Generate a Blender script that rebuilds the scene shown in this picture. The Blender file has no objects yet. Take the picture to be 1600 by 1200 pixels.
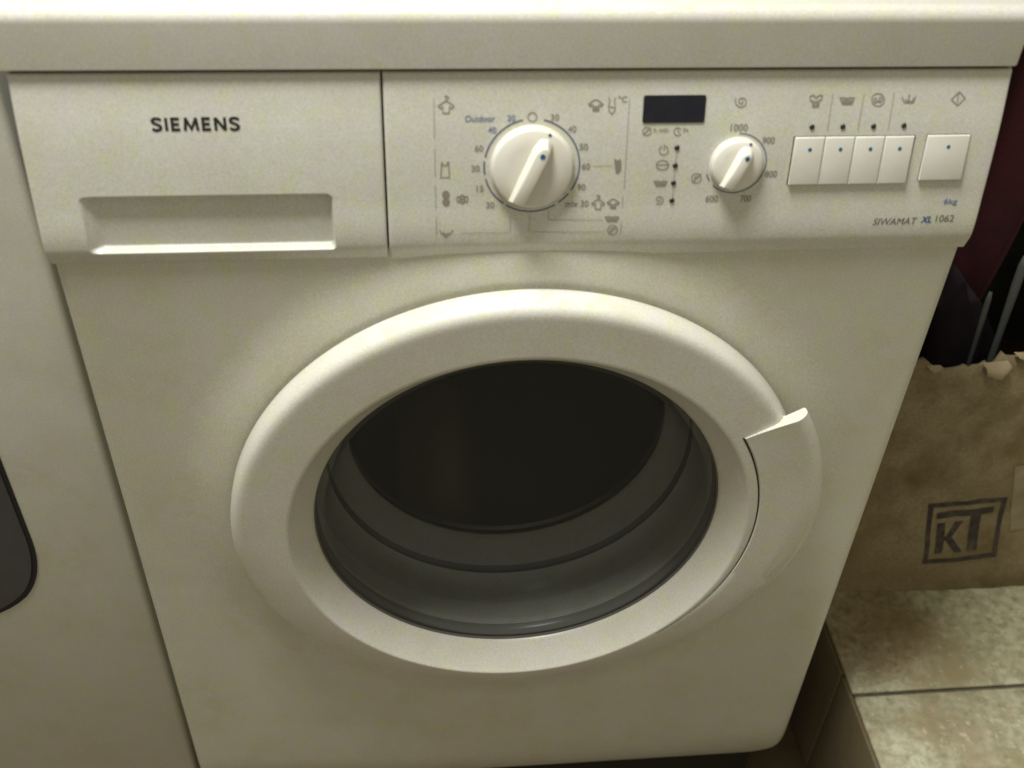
import bpy, bmesh, math, random
from mathutils import Vector, Matrix
R = math.radians
rnd = random.Random(7)
scene = bpy.context.scene
COL = scene.collection

# ---------------------------------------------------------------- camera
cam_d = bpy.data.cameras.new('camera'); cam = bpy.data.objects.new('camera', cam_d); COL.objects.link(cam)
cam_d.sensor_width = 36; cam_d.lens = 38.04; cam_d.clip_start = .01; cam_d.clip_end = 50
ax = Vector((0.99565562, -0.08677147, 0.03377268)); ay = Vector((0.03051114, 0.64672413, 0.76211349)); az = -Vector((0.08797132, 0.75777213, -0.64656202))
mw = Matrix((ax, ay, az)).transposed().to_4x4(); mw.translation = Vector((-0.0711, -0.57545, 1.12729))
cam.matrix_world = mw
scene.camera = cam
cam_d.dof.use_dof = True; cam_d.dof.focus_distance = .84; cam_d.dof.aperture_fstop = 6.3

# ---------------------------------------------------------------- light
world = bpy.data.worlds.new('World'); scene.world = world; world.use_nodes = True
bg = world.node_tree.nodes['Background']; bg.inputs[0].default_value = (1.0, .925, .755, 1); bg.inputs[1].default_value = .385
def area(name, loc, target, size, power, color):
    d = bpy.data.lights.new(name, 'AREA'); d.shape = 'DISK'; d.size = size; d.energy = power; d.color = color
    o = bpy.data.objects.new(name, d); COL.objects.link(o); o.location = loc
    o.rotation_euler = (Vector(target) - Vector(loc)).to_track_quat('-Z', 'Y').to_euler(); return o
area('ceiling_lamp', (-.38, -.13, 2.35), (0, -.05, .6), .55, 45, (1.0, .995, .975))
scene.view_settings.view_transform = 'Standard'; scene.view_settings.look = 'None'
scene.view_settings.exposure = 0; scene.view_settings.gamma = 1
scene.render.resolution_x = 1024; scene.render.resolution_y = 768

# ---------------------------------------------------------------- materials
def mat(name, col, rough=.4, spec=.5, mott=0., mscale=18., col2=None, grain=0., gscale=800., bump=0., bscale=300., metal=0., coat=0.):
    m = bpy.data.materials.new(name); m.use_nodes = True; nt = m.node_tree; b = nt.nodes['Principled BSDF']
    b.inputs['Base Color'].default_value = (*col, 1); b.inputs['Roughness'].default_value = rough
    b.inputs['Specular IOR Level'].default_value = spec; b.inputs['Metallic'].default_value = metal
    b.inputs['Coat Weight'].default_value = coat
    tc = nt.nodes.new('ShaderNodeTexCoord')
    def noise(scale, detail=3, rough_=.6, off=0.):
        mp = nt.nodes.new('ShaderNodeMapping'); mp.inputs['Location'].default_value = (off, off * .7, off * 1.3)
        nt.links.new(tc.outputs['Object'], mp.inputs[0])
        n = nt.nodes.new('ShaderNodeTexNoise'); n.inputs['Scale'].default_value = scale; n.inputs['Detail'].default_value = detail
        n.inputs['Roughness'].default_value = rough_; nt.links.new(mp.outputs[0], n.inputs[0]); return n
    cur = None
    def mix(a, fac, c2, blend='MIX'):
        x = nt.nodes.new('ShaderNodeMix'); x.data_type = 'RGBA'; x.blend_type = blend
        if a is None: x.inputs[6].default_value = (*col, 1)
        else: nt.links.new(a, x.inputs[6])
        nt.links.new(fac, x.inputs[0]); x.inputs[7].default_value = (*c2, 1); return x.outputs[2]
    def ramp(n, lo, hi, amp):
        r = nt.nodes.new('ShaderNodeMapRange'); r.inputs[1].default_value = lo; r.inputs[2].default_value = hi
        r.inputs[3].default_value = 0; r.inputs[4].default_value = amp; nt.links.new(n.outputs[0], r.inputs[0]); return r.outputs[0]
    if mott:
        c2 = col2 or (col[0] * .80, col[1] * .78, col[2] * .58)
        cur = mix(cur, ramp(noise(mscale, 3), .42, .68, mott), c2)
        cur = mix(cur, ramp(noise(mscale * 1.6, 2, .5, 3.1), .48, .72, mott * .55), (col[0] * .92, col[1] * .82, col[2] * .88))
        cur = mix(cur, ramp(noise(mscale * .35, 2, .5, 7.7), .4, .7, mott * .7), (col[0] * .84, col[1] * .80, col[2] * .66))
    if mott and .3 < mott < .6:
        cur = mix(cur, ramp(noise(75, 3, .6, 11.3), .5, .66, .8), (col[0] * .95, col[1] * .98, col[2] * .76))
        cur = mix(cur, ramp(noise(60, 3, .6, 15.9), .5, .66, .8), (col[0] * .98, col[1] * .93, col[2] * .98))
    if grain:
        cur = mix(cur, ramp(noise(gscale, 2, .7, 1.7), .35, .75, grain), (col[0] * .45, col[1] * .45, col[2] * .35))
        cur = mix(cur, ramp(noise(gscale * 1.2, 1, .5, 5.7), .62, .8, min(grain, .4)), (min(1, col[0] * 1.3), min(1, col[1] * 1.3), min(1, col[2] * 1.3)))
    if cur is not None: nt.links.new(cur, b.inputs['Base Color'])
    if bump:
        bn = nt.nodes.new('ShaderNodeBump'); bn.inputs['Strength'].default_value = bump; bn.inputs['Distance'].default_value = .001
        nt.links.new(noise(bscale, 3).outputs[0], bn.inputs['Height']); nt.links.new(bn.outputs[0], b.inputs['Normal'])
    return m
CREAM = (.66, .665, .595)
M = {
 'steel': mat('painted_sheet', (.645, .64, .55), .34, .5, .5, 16, grain=.42, bump=.06, bscale=400),
 'plastic': mat('cream_plastic', CREAM, .36, .5, .42, 20, grain=.42, bump=.05, bscale=500),
 'door': mat('door_plastic', (.70, .695, .625), .32, .5, .42, 18, grain=.38),
 'knob': mat('knob_plastic', (.75, .735, .65), .3, .5, .3, 40, grain=.08),
 'button': mat('button_plastic', (.71, .705, .63), .32, .5, .3, 40, grain=.08),
 'worktop': mat('worktop_laminate', (.70, .70, .64), .3, .5, .4, 14, grain=.42),
 'gap': mat('dark_gap', (.03, .028, .022), .8, .2),
 'ink': mat('print_grey', (.27, .25, .20), .6, .2, .3, 300),
 'pale': mat('print_pale', (.43, .40, .33), .6, .2, .3, 300),
 'ink2': mat('print_dark', (.15, .13, .11), .6, .2),
 'black': mat('print_black', (.022, .02, .018), .5, .3),
 'blue': mat('print_blue', (.17, .19, .33), .6, .2),
 'xl': mat('print_deep_blue', (.05, .11, .28), .6, .2),
 'arc': mat('dial_arc', (.085, .10, .19), .6, .2),
 'dot': mat('dot_blue', (.02, .12, .24), .5, .3),
 'led': mat('led_dark', (.02, .018, .015), .4, .5),
 'display': mat('display_black', (.012, .012, .022), .5, .3, .5, 120, (.03, .03, .02), grain=.3, gscale=700),
 'rubber': mat('gasket_rubber', (.40, .40, .37), .55, .4, .5, 30, (.26, .25, .22), grain=.5),
 'rubber_dark': mat('gasket_groove', (.11, .105, .09), .7, .3),
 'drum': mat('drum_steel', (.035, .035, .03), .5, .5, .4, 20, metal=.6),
 'chrome': mat('worn_steel', (.22, .22, .2), .28, .5, .4, 60, metal=1.),
 'paddle_reflection': mat('drum_paddle', (.36, .33, .22), .5, .5, .4, 20),  # pale yellow colour stands in for a reflection streak in the glass
 'grey': mat('appliance_white', (.58, .575, .50), .36, .5, .5, 14, grain=.3),
 'window': mat('smoked_window', (.075, .075, .08), .38, .4, .6, 14, (.045, .045, .04), grain=.3),
 'trim': mat('window_trim', (.02, .02, .022), .5, .3),
 'card': mat('cardboard', (.285, .235, .14), .85, .15, 1.0, 16, (.15, .105, .05), grain=.5, gscale=300, bump=.5, bscale=60),
 'card_in': mat('cardboard_torn', (.34, .28, .175), .9, .1, .6, 60, grain=.3),
 'ink_box': mat('box_print', (.055, .05, .05), .85, .1, .9, 120, (.13, .10, .06)),
 'paper': mat('paper_label', (.29, .245, .155), .8, .2, .5, 60, grain=.2),
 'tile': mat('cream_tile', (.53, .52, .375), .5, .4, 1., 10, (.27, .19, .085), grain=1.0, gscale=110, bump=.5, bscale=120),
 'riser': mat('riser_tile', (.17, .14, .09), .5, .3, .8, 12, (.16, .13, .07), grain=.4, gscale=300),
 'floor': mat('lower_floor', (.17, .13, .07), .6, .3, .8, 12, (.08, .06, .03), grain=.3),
 'grout': mat('grout', (.17, .155, .115), .9, .1, .9, 30, (.06, .055, .04)),
 'wall': mat('dark_wall', (.030, .031, .024), .9, .1, .8, 12, (.012, .012, .01), grain=.4, gscale=300),  # wall, cloths and tubes: shade of this corner put into dark base colours
 'maroon': mat('maroon_cloth', (.040, .010, .012), .95, .1, 1, 12, (.018, .010, .008), grain=.4, gscale=300),
 'black_cloth': mat('black_cloth', (.012, .013, .010), .95, .1, .8, 16, (.028, .03, .022), grain=.4, gscale=300),
 'navy': mat('navy_cloth', (.016, .012, .016), .95, .1, 1., 25, (.028, .018, .014)),
 'pipe': mat('pale_tube', (.05, .053, .047), .8, .4, .5, 50, (.07, .07, .06)),
}

def tile_patch(m, centre, radius):       # brown patch with a ragged edge on the tiles beside the machine
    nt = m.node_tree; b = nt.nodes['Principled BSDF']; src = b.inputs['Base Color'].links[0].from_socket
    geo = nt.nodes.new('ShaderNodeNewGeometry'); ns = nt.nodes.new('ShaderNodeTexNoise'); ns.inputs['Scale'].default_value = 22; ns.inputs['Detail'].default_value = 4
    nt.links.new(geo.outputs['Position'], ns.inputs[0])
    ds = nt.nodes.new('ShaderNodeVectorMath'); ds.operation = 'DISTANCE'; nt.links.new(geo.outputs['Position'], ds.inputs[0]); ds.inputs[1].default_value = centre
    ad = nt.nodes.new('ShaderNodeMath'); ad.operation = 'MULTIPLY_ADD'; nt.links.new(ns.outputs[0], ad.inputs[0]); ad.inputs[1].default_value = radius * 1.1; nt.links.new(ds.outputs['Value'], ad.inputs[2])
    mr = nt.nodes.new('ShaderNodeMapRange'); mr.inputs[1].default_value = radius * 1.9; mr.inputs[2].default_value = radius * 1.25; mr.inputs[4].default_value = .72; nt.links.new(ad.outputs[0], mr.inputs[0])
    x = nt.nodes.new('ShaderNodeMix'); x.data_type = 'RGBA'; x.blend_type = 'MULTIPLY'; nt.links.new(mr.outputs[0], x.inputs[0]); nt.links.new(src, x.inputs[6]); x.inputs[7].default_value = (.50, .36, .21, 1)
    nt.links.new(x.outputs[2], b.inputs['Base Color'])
tile_patch(M['tile'], (.400, .085, .2058), .062)

# ---------------------------------------------------------------- helpers
def link(name, me, m, parent=None, smooth=False, **tags):
    o = bpy.data.objects.new(name, me); COL.objects.link(o)
    if isinstance(m, str): m = [m]
    for k in m: me.materials.append(M[k])
    if smooth:
        for p in me.polygons: p.use_smooth = True
    if parent: o.parent = parent
    for k, v in tags.items(): o[k] = v
    return o
def pyd(name, vs, fs, m, parent=None, smooth=False, **tags):
    me = bpy.data.meshes.new(name); me.from_pydata([tuple(v) for v in vs], [], fs); me.update()
    return link(name, me, m, parent, smooth, **tags)
def thing(name, label, cat, loc=(0, 0, 0), group=None):
    o = bpy.data.objects.new(name, None); COL.objects.link(o); o.location = loc; o['label'] = label; o['category'] = cat
    if group: o['group'] = group
    return o
def rel(parent, vs):
    l = parent.location if parent else Vector((0, 0, 0)); return [tuple(Vector(v) - l) for v in vs]
def box(name, lo, hi, m, parent=None, bev=0., seg=2, smooth=True, **tags):
    bm = bmesh.new(); bmesh.ops.create_cube(bm, size=1)
    l = parent.location if parent else Vector((0, 0, 0))
    for v in bm.verts:
        v.co = Vector([lo[i] + (v.co[i] + .5) * (hi[i] - lo[i]) - l[i] for i in range(3)])
    if bev: bmesh.ops.bevel(bm, geom=list(bm.edges), offset=bev, segments=seg, affect='EDGES', profile=.5)
    me = bpy.data.meshes.new(name); bm.to_mesh(me); bm.free(); return link(name, me, m, parent, smooth and bev > 0, **tags)
def auto(o, ang=35):
    me = o.data; bm = bmesh.new(); bm.from_mesh(me)
    for f in bm.faces: f.smooth = True
    for e in bm.edges:
        e.smooth = not (len(e.link_faces) == 2 and e.calc_face_angle(0) > R(ang))
    bm.to_mesh(me); bm.free()
def lathe(name, prof_, cen, m, parent=None, n=128, a0=0, a1=360, **tags):
    """profile points (r, y) about an axis along y through cen"""
    full = abs(a1 - a0) >= 360; cnt = n if full else n + 1; vs = []; fs = []
    for i in range(cnt):
        a = R(a0 + (a1 - a0) * i / n)
        for r, y in prof_: vs.append((cen[0] + r * math.cos(a), y, cen[1] + r * math.sin(a)))
    k = len(prof_)
    for i in range(n):
        j = (i + 1) % cnt
        for t in range(k - 1): fs.append((i * k + t, i * k + t + 1, j * k + t + 1, j * k + t))
    o = pyd(name, vs, fs, m, parent, True, **tags)
    bm = bmesh.new(); bm.from_mesh(o.data); bmesh.ops.remove_doubles(bm, verts=bm.verts, dist=1e-6); bmesh.ops.recalc_face_normals(bm, faces=bm.faces); bm.to_mesh(o.data); bm.free()
    auto(o, 40); return o
def arcpts(c, r, a0, a1, n):
    return [(c[0] + r * math.cos(R(a0 + (a1 - a0) * i / n)), c[1] + r * math.sin(R(a0 + (a1 - a0) * i / n))) for i in range(n + 1)]
def extrude_x(name, prof_, x0, x1, m, parent=None, ang=30, bevel_ends=0, **tags):
    """closed profile of (y, z), extruded along x"""
    n = len(prof_); xs = [x0, x1]; vs = [(x, y, z) for x in xs for y, z in prof_]
    fs = [(i, (i + 1) % n, n + (i + 1) % n, n + i) for i in range(n)] + [tuple(range(n - 1, -1, -1)), tuple(range(n, 2 * n))]
    o = pyd(name, vs, fs, m, parent, **tags)
    bm = bmesh.new(); bm.from_mesh(o.data); bmesh.ops.recalc_face_normals(bm, faces=bm.faces)
    if bevel_ends:
        es = [e for e in bm.edges if len(e.link_faces) == 2 and any(len(f.verts) == n for f in e.link_faces)]
        bmesh.ops.bevel(bm, geom=es, offset=bevel_ends, segments=2, affect='EDGES', profile=.5)
    bm.to_mesh(o.data); bm.free()
    auto(o, ang); return o
# fascia profile: y of the control panel's face at height z
PR = [(.8607, .0145), (.826, .006), (.785, -.001), (.757, -.0045), (.7442, -.0008)]
def prof(z):
    P = PR
    if z >= P[0][0]: i, t = 0, 0.
    elif z <= P[-1][0]: i, t = len(P) - 2, 1.
    else:
        i = [k for k in range(len(P) - 1) if P[k][0] >= z >= P[k + 1][0]][0]; t = (P[i][0] - z) / (P[i][0] - P[i + 1][0])
    def m(k):
        if k == 0: return (P[1][1] - P[0][1]) / (P[1][0] - P[0][0])
        if k == len(P) - 1: return (P[-1][1] - P[-2][1]) / (P[-1][0] - P[-2][0])
        return (P[k + 1][1] - P[k - 1][1]) / (P[k + 1][0] - P[k - 1][0])
    h = P[i + 1][0] - P[i][0]
    return (2*t**3-3*t*t+1)*P[i][1] + (t**3-2*t*t+t)*h*m(i) + (-2*t**3+3*t*t)*P[i+1][1] + (t**3-t*t)*h*m(i+1)
OFF = .00025
def on(x, z, off=OFF): return (x, prof(z) - off, z)

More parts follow.
